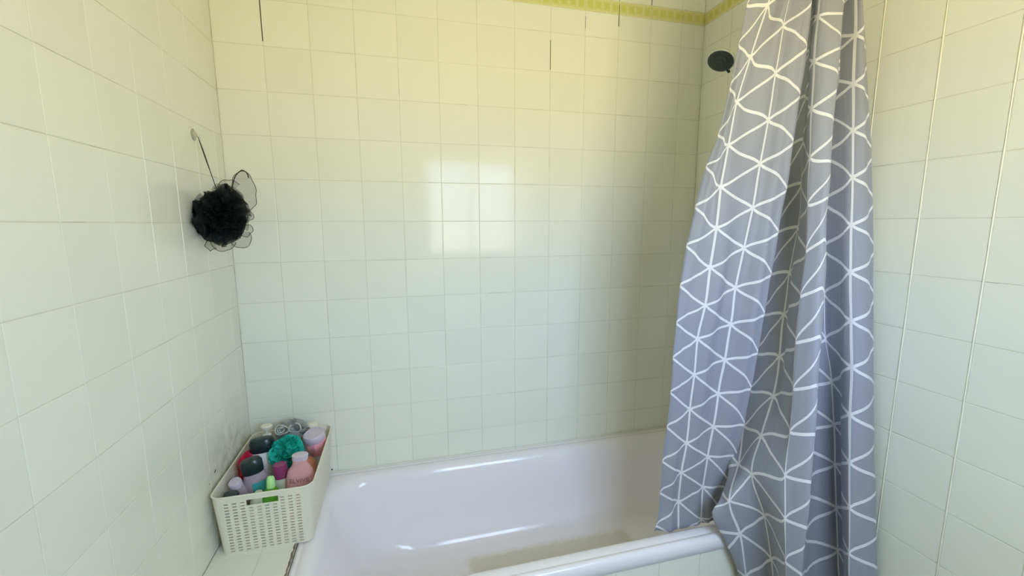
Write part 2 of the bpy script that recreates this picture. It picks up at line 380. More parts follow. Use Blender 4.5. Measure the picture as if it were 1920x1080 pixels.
# chipped marks on the left wall
for (y, z, a, b) in ((-2.18, -5.13, .006, .0035), (-2.49, -5.23, .0025, .002)):
    bm = bmesh.new(); c = W(XL, y, z)
    ring = [bm.verts.new((c.x + .0007, c.y + a * math.cos(t_) * rng.uniform(.7, 1.1), c.z + b * math.sin(t_) * rng.uniform(.7, 1.1) + a * .5 * math.cos(t_))) for t_ in [i * math.pi / 5 for i in range(10)]]
    back = [bm.verts.new((v.co.x - .003, v.co.y, v.co.z)) for v in ring]
    bm.faces.new(ring)
    for k in range(10): bm.faces.new((ring[k], ring[(k + 1) % 10], back[(k + 1) % 10], back[k]))
    link('chip', mesh_of(bm, smooth=False), M_dark, wall_left)

# ---------------------------------------------------------------- apron and ledge of the bath
TY = -4.70
apron = slab('wall_apron', XL, XR, TY + GD, TY + 0.28, FZ, -6.86, M_grout)
for x0, x1 in spans(XL, XR, -0.13):
    for z0, z1 in spans(FZ, -6.86, -6.86):
        put_tile('front', ((x0 + x1) / 2, TY, (z0 + z1) / 2), x1 - x0, z1 - z0, M_tile, apron, .0013, .0013)
LX = -4.50
ledge = slab('trim_1', XL, LX, TY + .3, 0, -7.4, -6.70 - GD, M_grout)
for x0, x1 in ((XL, -5.12), (-5.12, LX)):
    for y0, y1 in spans(TY + .0, -0.0, -2.80):
        put_tile('top', ((x0 + x1) / 2, (y0 + y1) / 2, -6.70), x1 - x0, y1 - y0, M_tile, ledge, .0015, .0015)
bm = bmesh.new(); a = W(LX - .04, -3.9, -6.705); b = W(LX + .03, -2.3, -6.69)
pts = [Vector((a.x + (b.x - a.x) * .5 + rng.uniform(-.0015, .0015), a.y + (b.y - a.y) * i / 24, a.z)) for i in range(25)]
add_tube(bm, pts, [rng.uniform(.001, .0035) for _ in pts], 6)
link('dirty_joint', mesh_of(bm, angle=None), mat('dirty_sealant', (0.22, 0.17, 0.11), .9, var=.5, bscale=300), ledge)

# ---------------------------------------------------------------- bathtub
def rrect(x0, x1, y0, y1, rad, z, n=10, m=14):
    pts = []
    cs = ((x1 - rad, y1 - rad, 0), (x0 + rad, y1 - rad, 90), (x0 + rad, y0 + rad, 180), (x1 - rad, y0 + rad, 270))
    for i, (cx, cy, a0) in enumerate(cs):
        for k in range(n + 1):
            a = math.radians(a0 + 90 * k / n); pts.append(W(cx + rad * math.cos(a), cy + rad * math.sin(a), z))
        nx_, ny_, na = cs[(i + 1) % 4]; a = math.radians(na)
        q = W(nx_ + rad * math.cos(a), ny_ + rad * math.sin(a), z); p = pts[-1]
        for k in range(1, m): pts.append(p.lerp(q, k / m))
    return pts
RZ = -6.74
X0, X1, Y0, Y1 = LX + .01, XR - .02, -4.77, -.02
loops = [  # x0,x1,y0,y1,r,z
    (X0 + .05, X1 - .05, Y0 + .05, Y1 - .05, .10, RZ - .34), (X0, X1, Y0, Y1, .12, RZ - .31), (X0, X1, Y0, Y1, .12, RZ - .09),
    (X0 + .02, X1 - .02, Y0 + .025, Y1 - .02, .11, RZ - .025), (X0 + .06, X1 - .06, Y0 + .07, Y1 - .06, .10, RZ + .01), (X0 + .10, X1 - .10, Y0 + .125, Y1 - .10, .10, RZ + .012),
    (X0 + .12, X1 - .12, Y0 + .15, Y1 - .12, .10, RZ - .012), (X0 + .14, X1 - .14, Y0 + .175, Y1 - .14, .10, RZ - .012), (X0 + .16, X1 - .16, Y0 + .20, Y1 - .16, .12, RZ),
    (X0 + .28, X1 - .28, Y0 + .34, Y1 - .26, .45, RZ), (X0 + .36, X1 - .36, Y0 + .40, Y1 - .34, .75, RZ - .02),
    (X0 + .44, X1 - .42, Y0 + .45, Y1 - .42, .85, RZ - .10), (X0 + .50, X1 - .47, Y0 + .49, Y1 - .48, .90, RZ - .25),
    (X0 + .62, X1 - .55, Y0 + .55, Y1 - .53, .95, RZ - .62), (X0 + .80, X1 - .62, Y0 + .62, Y1 - .58, .98, RZ - 1.1), (X0 + 1.0, X1 - .70, Y0 + .70, Y1 - .64, 1.0, RZ - 1.5),
    (X0 + 1.25, X1 - .80, Y0 + .80, Y1 - .73, 1.0, RZ - 1.88), (X0 + 1.5, X1 - .92, Y0 + .93, Y1 - .84, .95, RZ - 2.10), (X0 + 1.85, X1 - 1.1, Y0 + 1.05, Y1 - 1.0, .8, RZ - 2.22),
    (X0 + 2.4, X1 - 1.5, Y0 + 1.25, Y1 - 1.25, .5, RZ - 2.26), (X0 + 3.4, X1 - 2.5, Y0 + 1.9, Y1 - 1.8, .2, RZ - 2.27)]
bm = bmesh.new(); prev = None
for lp in loops:
    ring = [bm.verts.new(p) for p in rrect(*lp)]
    if prev:
        for k in range(len(ring)): bm.faces.new((prev[k], prev[(k + 1) % len(ring)], ring[(k + 1) % len(ring)], ring[k]))
    prev = ring
bm.faces.new(prev)
tub_root = empty('bathtub', W(1.1, -2.4, FZ), label='white enamelled bathtub with worn non-slip patch, set along the tiled back wall', cat='bathtub')
def child(name, me, m, root, **k):
    """me in world coordinates -> child of root"""
    me.transform(root.matrix_basis.inverted()); o = link(name, me, m, root); setp(o, **k); return o
tub_root.matrix_basis = Matrix.Translation(W(1.1, -2.4, FZ))
basin = child('basin', mesh_of(bm, angle=60), M_tub, tub_root)
# drain and overflow at the tap end
dr = W(5.1, -2.4, RZ - 2.262)
me = loft([(0, .033, .033), (.004, .031, .031), (.0045, .024, .024), (.001, .021, .021), (.001, .001, .001)], 32); me.transform(Matrix.Translation(dr))
child('drain', me, M_chrome, tub_root)
# feet holding the tub up
for fx in (-2.0, 4.2):
    bm = bmesh.new(); a, b = W(fx - .3, -3.4, FZ), W(fx + .3, -1.4, RZ - 2.28); add_box(bm, a.x, b.x, a.y, b.y, a.z, b.z)
    child('foot', mesh_of(bm, smooth=False), M_frame, tub_root)
# sealant bead between tub and back wall
bm = bmesh.new(); pts = [W(X0 + (X1 - X0) * i / 40, -.035, RZ + .005) for i in range(41)]
add_tube(bm, pts, .0035, 8)
child('sealant', mesh_of(bm, angle=None), mat('sealant', (.8, .79, .74), .5), tub_root)

# ---------------------------------------------------------------- shower curtain
CURTAIN = {
 'a0': (0.05, [(-1.6, 3.981, -4.8, 3.834), (-0.4, 3.91, -4.741, 3.075), (0.6, 3.825, -4.688, 2.337), (1.5, 3.718, -4.64, 1.59), (2.5, 3.548, -4.587, 1.013), (3.5, 3.397, -4.533, 0.252), (4.5, 3.286, -4.48, -0.492), (5.5, 3.207, -4.427, -1.282), (6.5, 3.186, -4.385, -2.047), (7.5, 3.178, -4.355, -2.789), (8.5, 3.18, -4.325, -3.533), (9.5, 3.17, -4.295, -4.31), (10.5, 3.132, -4.265, -5.108), (11.5, 3.142, -4.235, -5.874), (12.3, 3.12, -4.22, -6.518), (12.7, 3.042, -4.22, -6.787)]),
 'a1': (1, [(-1, 4.374, -4.827, 3.78), (0, 4.121, -4.78, 2.909), (1, 3.942, -4.733, 2.138), (2, 3.872, -4.687, 1.377), (3, 3.808, -4.64, 0.62), (4, 3.8, -4.593, -0.154), (5, 3.776, -4.547, -0.926), (6, 3.734, -4.5, -1.693), (7, 3.655, -4.457, -2.392), (8, 3.653, -4.413, -3.166), (9, 3.648, -4.37, -3.942), (10, 3.64, -4.327, -4.719), (11, 3.584, -4.283, -5.415), (12, 3.608, -4.24, -6.156), (12.8, 3.651, -4.24, -6.84)]),
 'a2': (2, [(-1.3, 4.684, -4.989, 3.874), (-0.5, 4.651, -4.947, 3.425), (0.5, 4.638, -4.893, 2.641), (1.5, 4.609, -4.84, 1.832), (2.5, 4.558, -4.787, 1.048), (3.5, 4.493, -4.733, 0.222), (4.5, 4.414, -4.68, -0.551), (5.5, 4.345, -4.627, -1.352), (6.5, 4.327, -4.575, -2.107), (7.5, 4.306, -4.525, -2.876), (8.5, 4.252, -4.475, -3.634), (9.5, 4.219, -4.425, -4.382), (10.5, 4.179, -4.375, -5.103), (11.5, 4.151, -4.325, -5.848), (12.5, 4.188, -4.3, -6.651), (12.7, 4.196, -4.3, -6.757)]),
 'a3': (2.9, [(-1, 4.978, -5.177, 3.779), (0, 4.994, -5.13, 3.034), (1, 5.01, -5.083, 2.237), (2, 4.998, -5.037, 1.423), (3, 4.998, -4.99, 0.565), (4, 4.947, -4.943, -0.238), (5, 4.904, -4.897, -1.06), (6, 4.852, -4.85, -1.858), (7, 4.839, -4.772, -2.675), (8, 4.802, -4.693, -3.454), (9, 4.789, -4.615, -4.279), (10, 4.749, -4.537, -5.035), (11, 4.705, -4.458, -5.818), (12.2, 4.605, -4.38, -6.699)]),
 'a4': (3.3, [(-1, 5.183, -4.88, 3.894), (2, 5.119, -4.76, 1.437), (5, 4.957, -4.64, -1.113), (8, 4.787, -4.5, -3.549), (10, 4.707, -4.4, -5.079), (11.5, 4.64, -4.325, -6.204), (12.3, 4.562, -4.3, -6.748)]),
 'b0': (2.6, [(-1, 5.379, -4.55, 4.111), (4, 5.214, -4.4, -0.261), (8, 4.862, -4.35, -3.638), (9.6, 4.75, -4.3, -4.885), (10.4, 4.521, -4.62, -5.462), (11, 4.149, -4.84, -5.838), (11.4, 3.945, -4.9, -6.052), (12, 4.287, -4.92, -6.733), (13, 4.723, -4.95, -7.67)]),
 'b1': (3, [(-1, 5.506, -4.5, 4.149), (4, 5.322, -4.4, -0.261), (8, 5.024, -4.4, -3.636), (9, 4.969, -4.42, -4.442), (10, 4.666, -4.7, -5.129), (11, 4.211, -5.0, -5.706), (12, 4.513, -5.05, -6.493), (13, 4.737, -5.1, -7.529)]),
 'b2': (4, [(-0.7, 5.691, -4.537, 3.965), (0.5, 5.642, -4.593, 3.223), (1.5, 5.628, -4.64, 2.379), (2.5, 5.611, -4.687, 1.551), (3.5, 5.609, -4.733, 0.698), (4.5, 5.566, -4.78, -0.161), (5.5, 5.421, -4.827, -1.063), (6.5, 5.313, -4.892, -1.897), (7.5, 5.212, -4.975, -2.745), (8.5, 5.081, -5.058, -3.548), (9.5, 4.761, -5.142, -4.315), (10.5, 4.549, -5.225, -5.09), (11.5, 4.844, -5.308, -5.98), (12.5, 5.08, -5.35, -6.979), (13.3, 5.233, -5.35, -7.779)]),
 'b3': (5, [(-1, 5.134, -5.18, 4.18), (0, 5.081, -5.24, 3.497), (1, 5.025, -5.3, 2.738), (2, 5.021, -5.36, 1.939), (3, 5.01, -5.42, 1.091), (4, 4.983, -5.48, 0.275), (5, 4.969, -5.54, -0.563), (6, 4.892, -5.6, -1.382), (7, 4.825, -5.675, -2.227), (8, 4.769, -5.75, -3.082), (9, 4.695, -5.825, -3.88), (10, 4.609, -5.9, -4.693), (11, 4.596, -5.975, -5.504), (12, 4.622, -6.05, -6.334), (13, 4.737, -6.05, -7.246)]),
 'b4': (5.7, [(-1, 5.476, -5.333, 3.936), (1, 5.373, -5.467, 2.712), (3, 5.307, -5.6, 1.212), (5, 5.176, -5.733, -0.086), (6, 5.135, -5.8, -0.929), (7, 5.071, -5.867, -1.781), (8, 5.007, -5.933, -2.645), (9, 4.968, -6.0, -3.522), (10, 4.917, -6.067, -4.411), (11, 4.86, -6.133, -5.259), (12, 4.81, -6.2, -6.173), (12.7, 4.815, -6.2, -6.841)]),
 'b5': (6.3, [(-1, 5.788, -4.727, 4.262), (3, 5.777, -4.94, 1.236), (6, 5.841, -5.1, -1.344), (9, 5.762, -5.3, -4.046), (12, 5.855, -5.5, -6.975), (13, 5.975, -5.5, -7.95)]),
 'b6': (7, [(-1, 5.92, -4.627, 4.373), (3, 5.998, -4.84, 1.258), (5, 6.084, -4.947, -0.565), (6, 6.154, -5.0, -1.481), (7, 6.218, -5.083, -2.41), (8, 6.391, -5.167, -3.309), (9, 6.485, -5.25, -4.229), (10, 6.545, -5.333, -5.101), (11, 6.58, -5.444, -6.037), (12, 6.58, -5.601, -6.925), (13, 6.58, -5.735, -7.816)]),
 'b7': (8, [(-1, 5.99, -5.133, 4.444), (0.5, 6.004, -5.233, 3.297), (1.5, 6.041, -5.3, 2.461), (2.5, 6.065, -5.367, 1.628), (3.5, 6.079, -5.433, 0.772), (4.5, 6.07, -5.5, -0.108), (5.5, 6.073, -5.567, -0.982), (6.5, 6.101, -5.65, -1.91), (7.5, 6.085, -5.75, -2.78), (8.5, 6.048, -5.85, -3.687), (9.5, 6.039, -5.95, -4.604), (10.5, 6.023, -6.05, -5.473), (11.5, 6.009, -6.15, -6.36), (12.5, 6.075, -6.2, -7.262)]),
 'b8': (8.7, [(-0.9, 6.125, -5.094, 4.306), (0.5, 6.212, -5.197, 3.332), (1.5, 6.307, -5.27, 2.489), (2.5, 6.403, -5.343, 1.65), (3.5, 6.49, -5.417, 0.784), (4.5, 6.557, -5.49, -0.109), (5.5, 6.6, -5.57, -0.998), (6.5, 6.6, -5.715, -1.926), (7.5, 6.6, -5.825, -2.801), (8.5, 6.6, -5.94, -3.713), (9.5, 6.6, -6.045, -4.635), (10.5, 6.6, -6.146, -5.512), (11.5, 6.6, -6.249, -6.406), (12.4, 6.6, -6.34, -7.202)]),
 'b9': (9.3, [(-0.9, 6.15, -4.932, 4.389), (4, 6.516, -5.193, 0.322), (8, 6.58, -5.601, -3.335), (12, 6.58, -5.998, -7.024)]),
}

def crm(p0, p1, p2, p3, t):
    return 0.5 * ((2 * p1) + (-p0 + p2) * t + (2 * p0 - 5 * p1 + 4 * p2 - p3) * t * t + (-p0 + 3 * p1 - 3 * p2 + p3) * t ** 3)
def herm(xs, ys, x):
    """monotone-ish cubic through (xs, ys) with finite-difference tangents"""
    n = len(xs)
    i = max(0, min(n - 2, next((k for k in range(n - 1) if x <= xs[k + 1]), n - 2)))
    def tan(k):
        if k == 0: return (ys[1] - ys[0]) / (xs[1] - xs[0])
        if k == n - 1: return (ys[-1] - ys[-2]) / (xs[-1] - xs[-2])
        a = (ys[k] - ys[k - 1]) / (xs[k] - xs[k - 1]); b = (ys[k + 1] - ys[k]) / (xs[k + 1] - xs[k])
        h0, h1 = xs[k] - xs[k - 1], xs[k + 1] - xs[k]
        return (a * h1 + b * h0) / (h0 + h1)
    h = xs[i + 1] - xs[i]; t = (x - xs[i]) / h
    m0, m1 = tan(i) * h, tan(i + 1) * h
    return ys[i] * (2 * t ** 3 - 3 * t * t + 1) + m0 * (t ** 3 - 2 * t * t + t) + ys[i + 1] * (-2 * t ** 3 + 3 * t * t) + m1 * (t ** 3 - t * t)
ROD_Z, ROD_Y = 5.05, -5.12
NFOLD = {'a0': 0, 'a1': 1, 'a2': 0, 'a3': 1, 'a4': 0, 'b0': 0, 'b1': 0, 'b2': 1, 'b3': 0, 'b4': 1, 'b5': 0, 'b6': 1, 'b7': 0, 'b8': 1, 'b9': 0}
def curtain_sheet(keys, vtop, vbot, uofs=None, nv=150, nu=9):
    cols = []
    for k in keys:
        u_, tab = CURTAIN[k]
        tab = [t for t in tab]
        # gathered onto the rod above the frame
        z0 = tab[0][3]; vt = tab[0][0] - (ROD_Z - .22 - z0) / .79
        top = (vt, 4.05 + u_ * .26, ROD_Y + (-.14 if NFOLD[k] else .12), ROD_Z - .22)
        full = [top] + tab
        # below the frame the cloth hangs straight on
        if keys[0] == 'b0':
            l = tab[-1]; dv = (l[3] - (-9.95)) / .84
            full.append((l[0] + dv, min(l[1] + .1, 6.58), l[2] - .06, -9.95))
        v0, v1 = full[0][0], full[-1][0]
        vs = [v0 + (v1 - v0) * i / nv for i in range(nv + 1)]
        xs = [f_[0] for f_ in full]
        cols.append((u_, [(v, herm(xs, [f_[1] for f_ in full], v), herm(xs, [f_[2] for f_ in full], v), herm(xs, [f_[3] for f_ in full], v)) for v in vs]))
    n = len(cols); verts = []; uvs = []
    usamp = []
    for i in range(n - 1):
        for s in range(nu): usamp.append((i, s / nu))
    usamp.append((n - 2, 1.0))
    for (i, t) in usamp:
        a, b = cols[i], cols[i + 1]; p = cols[i - 1] if i > 0 else None; q = cols[i + 2] if i + 2 < n else None
        for j in range(nv + 1):
            P1, P2 = Vector(a[1][j]), Vector(b[1][j])
            P0 = Vector(p[1][j]) if p else P1 * 2 - P2
            P3 = Vector(q[1][j]) if q else P2 * 2 - P1
            # centripetal-like damping of tangents for uneven spacing
            d01, d12, d23 = [max(math.hypot(B.y - A.y, B.z - A.z), .05) for A, B in ((P0, P1), (P1, P2), (P2, P3))]
            m1 = (P2 - P0) * .5 * min(1, 2 * d12 / (d01 + d12)); m2 = (P3 - P1) * .5 * min(1, 2 * d12 / (d12 + d23))
            if not p: m1 = P2 - P1
            if not q: m2 = P2 - P1
            R = P1 * (2 * t ** 3 - 3 * t * t + 1) + m1 * (t ** 3 - 2 * t * t + t) + P2 * (-2 * t ** 3 + 3 * t * t) + m2 * (t ** 3 - t * t)
            uu = a[0] + (b[0] - a[0]) * t; vv = P1.x + (P2.x - P1.x) * t
            # small creases of the polyester
            w = noise.noise(Vector((uu * 2.6, vv * .16, 3.1))) * .11 + noise.noise(Vector((uu * 1.3, vv * 1.1, 9.7))) * .03
            verts.append(W(min(R.y, 6.68), R.z + w, R.w)); uvs.append((uu, vv))
    return verts, uvs, len(usamp), nv + 1

M_curtain = curtain_material()
cur_root = empty('shower_curtain', W(5.4, ROD_Y, ROD_Z), label='grey shower curtain printed with white triangle lines, one corner draped over the bath rim', cat='curtain')
def sheet_obj(name, *a):
    verts, uvs, nu_, nv_ = curtain_sheet(*a)
    faces = [(i * nv_ + j, (i + 1) * nv_ + j, (i + 1) * nv_ + j + 1, i * nv_ + j + 1) for i in range(nu_ - 1) for j in range(nv_ - 1)]
    me = bpy.data.meshes.new(name); me.from_pydata(verts, [], faces)
    uvl = me.uv_layers.new(name='UVMap')
    for l in me.loops: uvl.data[l.index].uv = uvs[l.vertex_index]
    me.polygons.foreach_set('use_smooth', [True] * len(me.polygons))
    me.transform(Matrix.Translation(-W(5.4, ROD_Y, ROD_Z)))
    o = link(name, me, M_curtain, cur_root)
    md = o.modifiers.new('thickness', 'SOLIDIFY'); md.thickness = 0.0008; md.offset = 0
    return o
sheet_obj('cloth_panel', ['a0', 'a1', 'a2', 'a3', 'a4'], 0, 0)
sheet_obj('cloth_panel', ['b0', 'b1', 'b2', 'b3', 'b4', 'b5', 'b6', 'b7', 'b8', 'b9'], 0, 0)
# rod and rings above the frame
rod = empty('curtain_rod', W(0.4, ROD_Y, ROD_Z + .18), label='white metal curtain rod spanning the alcove above the shower curtain', cat='rod')
bm = bmesh.new(); add_tube(bm, [W(XL + .03, ROD_Y, ROD_Z + .18), W(XR - .03, ROD_Y, ROD_Z + .18)], .0125, 20)
def wchild(name, me, m, root, **k):
    me.transform(Matrix.Translation(-Vector(root.location))); o = link(name, me, m, root); return setp(o, **k)
wchild('tube', mesh_of(bm), M_frame, rod)
for x in (XL + .05, XR - .05):
    bm = bmesh.new(); add_tube(bm, [W(x - .04, ROD_Y, ROD_Z + .18), W(x + .04, ROD_Y, ROD_Z + .18)], .026, 24)
    wchild('end_cap', mesh_of(bm), M_frame, rod)
for k in range(10):
    bm = bmesh.new(); c = W(4.1 + .26 * (k + .1), ROD_Y, ROD_Z + .13)
    add_tube(bm, [c + Vector((0, .026 * math.sin(a), .030 * math.cos(a))) for a in [2 * math.pi * i / 20 for i in range(21)]], .0015, 6, caps=False)
    me = mesh_of(bm); me.transform(Matrix.Translation(-W(5.4, ROD_Y, ROD_Z))); link('ring', me, M_frame, cur_root)

# ---------------------------------------------------------------- shower head
M_face = mat('dark_grey_plastic', (0.045, 0.055, 0.045), 0.4)
M_rub = mat('rubber_nozzle', (0.10, 0.115, 0.10), 0.5)
hc = W(5.33, -2.55, 3.71)
nrm = Vector((-.50, -.22, -.84)).normalized()
sh = empty('hand_shower', hc, label='round chrome shower head with dark face, held above the far end of the bath', cat='shower head')
Q = nrm.to_track_quat('Z', 'Y').to_matrix().to_4x4()
def shc(name, me, m):
    me.transform(Q); return link(name, me, m, sh)
shc('housing', loft([(-.030, .004, .004), (-.029, .016, .016), (-.024, .028, .028), (-.014, .040, .040), (-.006, .0455, .0455), (0, .0475, .0475), (.004, .0465, .0465), (.004, .043, .043)], 48), M_chrome)
shc('face_plate', loft([(.003, .044, .044), (.0048, .0435, .0435), (.0055, .041, .041), (.0055, .026, .026), (.0072, .0255, .0255), (.0072, .010, .010), (.0085, .009, .009), (.0085, .001, .001)], 48), M_face)
bm = bmesh.new()
for ring_n, rad in ((22, .037), (16, .031), (10, .021), (6, .014)):
    for k in range(ring_n):
        a = 2 * math.pi * k / ring_n; x, y = rad * math.cos(a), rad * math.sin(a); z = .0055 if rad > .026 else .0072
        add_tube(bm, [(x, y, z), (x, y, z + .0018)], [.0016, .0009], 6)
setp(shc('nozzles', mesh_of(bm), M_rub), kind='stuff')
hp = [hc + nrm * -.012 + Vector((.030, -.004, .004)), hc + Vector((.060, -.006, -.004)), hc + Vector((.10, -.004, -.028)), hc + Vector((.15, 0, -.07)), hc + Vector((.178, .004, -.10))]
bm = bmesh.new(); add_tube(bm, [p - hc for p in hp], [.017, .014, .0125, .012, .011], 20); link('handle', mesh_of(bm), M_chrome, sh)
# spray selector lever at the rim of the head
bm = bmesh.new(); side = (Vector((1, -.35, 0)) - nrm * Vector((1, -.35, 0)).dot(nrm)).normalized()
side = (Matrix.Rotation(math.radians(-38), 3, nrm) @ side)
add_tube(bm, [side * .040, side * .052 + nrm * .002, side * .057 + nrm * .004], [.006, .0055, .0035], 12); link('lever', mesh_of(bm), M_blackp, sh)
hold = empty('shower_holder', W(XR, -2.5, 3.1), label='chrome wall holder gripping the shower handle behind the curtain', cat='holder')
bm = bmesh.new(); add_tube(bm, [Vector((-.001, 0, 0)), Vector((-.008, 0, 0)), Vector((-.009, 0, 0)), Vector((-.035, 0, .005))], [.026, .026, .012, .012], 20)
link('bracket', mesh_of(bm), M_chrome, hold)
bm = bmesh.new(); e = hp[-1] - W(XR, -2.5, 3.1); d = (hp[-2] - hp[-1]).normalized()
add_tube(bm, [e - d * .006, e + d * .022], [.0165, .0185], 20); link('cup', mesh_of(bm), M_chrome, hold)
bm = bmesh.new(); s0 = hp[-1] - d * .006
pts = [s0 + Vector((0, 0, -.01)), s0 + Vector((.004, .0, -.05)), s0 + Vector((-.002, .03, -.35)), s0 + Vector((-.015, .05, -.75)), s0 + Vector((-.01, .02, -1.0)), s0 + Vector((0, -.05, -1.08)), s0 + Vector((.005, -.10, -1.0)), s0 + Vector((.01, -.11, -.92))]
fine = []
for i in range(len(pts) - 1):
    for t in range(6):
        a, b, c_, d_ = pts[max(i - 1, 0)], pts[i], pts[i + 1], pts[min(i + 2, len(pts) - 1)]
        fine.append(crm(a, b, c_, d_, t / 6))
fine.append(pts[-1])
add_tube(bm, fine, .007, 10)
ho = link('shower_hose', mesh_of(bm), M_chrome); setp(ho, label='flexible chrome shower hose hanging down the tap-end wall behind the curtain', cat='hose')
mx_ = empty('bath_mixer', fine[-1] + Vector((0, 0, .01)), label='chrome bath mixer tap on the end wall, hidden behind the curtain', cat='tap')
bm = bmesh.new(); add_tube(bm, [(0, -.09, 0), (0, .09, 0)], .021, 20); link('body', mesh_of(bm), M_chrome, mx_)
for s in (-1, 1):
    bm = bmesh.new(); add_tube(bm, [(0, s * .09, 0), (0, s * .10, 0), (0, s * .13, 0)], [.019, .024, .022], 16); link('knob', mesh_of(bm), M_chrome, mx_)
    bm = bmesh.new(); wx = W(XR, 0, 0).x - mx_.location.x; add_tube(bm, [(0, s * .07, 0), (wx - .004, s * .07, 0), (wx - .004, s * .07, 0), (wx, s * .07, 0)], [.012, .012, .028, .028], 16); link('inlet', mesh_of(bm), M_chrome, mx_)
bm = bmesh.new(); add_tube(bm, [(0, 0, 0), (-.05, 0, -.012), (-.11, 0, -.03), (-.13, 0, -.05)], [.013, .013, .012, .012], 16); link('spout', mesh_of(bm), M_chrome, mx_)

# ---------------------------------------------------------------- bath puffs
def ruffle_bm(R, n, seed, core=.35, wav=.22, freq=5, arc=1.15, squash=(1, 1, 1), seg=26, rs=6):
    g = random.Random(seed); bm = bmesh.new()
    edges = []
    for i in range(n):
        ax = Vector((g.gauss(0, 1), g.gauss(0, 1), g.gauss(0, 1))).normalized()
        t1 = ax.orthogonal().normalized(); t1 = Matrix.Rotation(g.uniform(0, 6.28), 3, ax) @ t1; t2 = ax.cross(t1)
        a0 = g.uniform(.7, arc); ph = g.uniform(0, 6.28); fr = freq * g.uniform(.7, 1.4); RR = R * g.uniform(.86, 1.06); wv = wav * g.uniform(.6, 1.3)
        rows_ = []
        for s in range(seg + 1):
            a = -a0 + 2 * a0 * s / seg; row = []
            edge = max(0, 1 - (abs(a) / a0) ** 6)
            for k in range(rs + 1):
                q = core + (1 - core) * k / rs
                rad = RR * q * (.75 + .25 * edge)
                w = wv * R * (k / rs) ** 1.3 * (math.sin(fr * a + ph) + .45 * math.sin(2.3 * fr * a + 2 * ph))
                p = (ax * math.cos(a) + t1 * math.sin(a)) * rad + t2 * w
                if p.length > RR: p *= (RR / p.length) ** .8
                row.append(bm.verts.new((p.x * squash[0], p.y * squash[1], p.z * squash[2])))
            rows_.append(row)
        for A, B in zip(rows_, rows_[1:]):
            for k in range(rs): bm.faces.new((A[k], B[k], B[k + 1], A[k + 1]))
    return bm
def raw_mesh(bm, name='m'):
    me = bpy.data.meshes.new(name); bm.to_mesh(me); bm.free(); me.polygons.foreach_set('use_smooth', [True] * len(me.polygons)); return me
M_net = net_material('black_net', (0.012, 0.018, 0.018), .80)
M_netmid = net_material('loose_black_net', (0.02, 0.025, 0.022), .45)
M_netthin = net_material('thin_black_net', (0.05, 0.052, 0.045), .27)
M_string = mat('brown_black_cord', (0.045, 0.03, 0.022), .8)
pc = W(-5.60, -1.72, .12)
puff = empty('bath_puff', pc, label='black net bath puff hanging by its cord from a suction hook', cat='bath puff')
me = raw_mesh(ruffle_bm(.078, 60, 3, squash=(.88, 1.0, 1.04), wav=.30, freq=7)); link('netting', me, M_net, puff)
for v in me.vertices:
    f_ = 1 + .30 * noise.noise(v.co.normalized() * 2.1 + Vector((4, 1, 2))) + (.12 if v.co.x < 0 and v.co.z < 0 else 0); v.co *= f_
me = raw_mesh(ruffle_bm(.090, 22, 8, core=.6, arc=.8, squash=(.82, 1.0, 1.02), wav=.22, freq=7)); link('outer_netting', me, M_netmid, puff)
me = raw_mesh(ruffle_bm(.052, 26, 5, core=.1, squash=(.9, 1, 1))); link('netting_core', me, mat('black_net_core', (.012, .02, .02), .7), puff)
# loose net loops: a curved translucent sheet with a darker hem
def loop_sheet(outline, bulge, gather):
    """outline: points (dx,dz in tiles from the puff centre, dy), gather point; returns sheet mesh and hem"""
    bm = bmesh.new(); n = len(outline); g0 = Vector((gather[0] * T, gather[1] * T, gather[2] * T))
    fine = []
    for i in range(n - 1):
        P = [Vector(outline[max(0, min(n - 1, i + d))]) * T for d in (-1, 0, 1, 2)]
        for t in range(6): fine.append(crm(*P, t / 6))
    fine.append(Vector(outline[-1]) * T)
    rows_ = []
    for s, p in enumerate(fine):
        row = []
        for k in range(7):
            q = k / 6; v = g0.lerp(p, q); v += Vector((0, -bulge * math.sin(q * math.pi) + .007 * math.sin(s * .8) * q, .0015 * math.sin(s * .9 + 1) * q)); row.append(bm.verts.new(v))
        rows_.append(row)
    for A, B in zip(rows_, rows_[1:]):
        for k in range(6): bm.faces.new((A[k], B[k], B[k + 1], A[k + 1]))
    hem = bmesh.new(); add_tube(hem, [r_[-1].co.copy() for r_ in rows_], .0009, 5)
    return raw_mesh(bm), mesh_of(hem)
LOOPS = [
    # (points dx, dy, dz in tiles), bulge, gather
    ([(.22, 0, .48), (.29, -.02, .74), (.42, -.03, .88), (.56, -.02, .82), (.64, 0, .62), (.66, .02, .35), (.58, .03, .14), (.42, .02, .02)], .012, (.18, 0, .2)),
    ([(-.10, .05, .52), (.05, .03, .66), (.22, 0, .70), (.36, 0, .62)], .008, (.1, 0, .25)),
    ([(.40, 0, .14), (.55, 0, .06), (.56, 0, -.08), (.44, 0, -.14), (.34, 0, -.12)], .006, (.25, 0, 0)),
    ([(.34, 0, -.2), (.50, 0, -.2), (.53, 0, -.34), (.42, 0, -.44), (.28, 0, -.40)], .006, (.2, 0, -.15)),
    ([(.46, .02, -.36), (.50, .02, -.52), (.36, .02, -.66), (.18, .02, -.64), (.10, .02, -.5)], .008, (.2, .02, -.25)),
    ([(.22, -.03, -.56), (.10, -.03, -.70), (-.08, -.03, -.72), (-.22, -.03, -.62), (-.2, -.03, -.5)], .008, (0, -.03, -.3)),
    ([(-.28, 0, -.42), (-.34, 0, -.62), (-.26, 0, -.72), (-.16, 0, -.66)], .006, (-.2, 0, -.3)),
    ([(-.34, .02, .12), (-.40, .04, 0), (-.40, .05, -.16), (-.34, .04, -.3)], .006, (-.2, 0, -.1)),
]
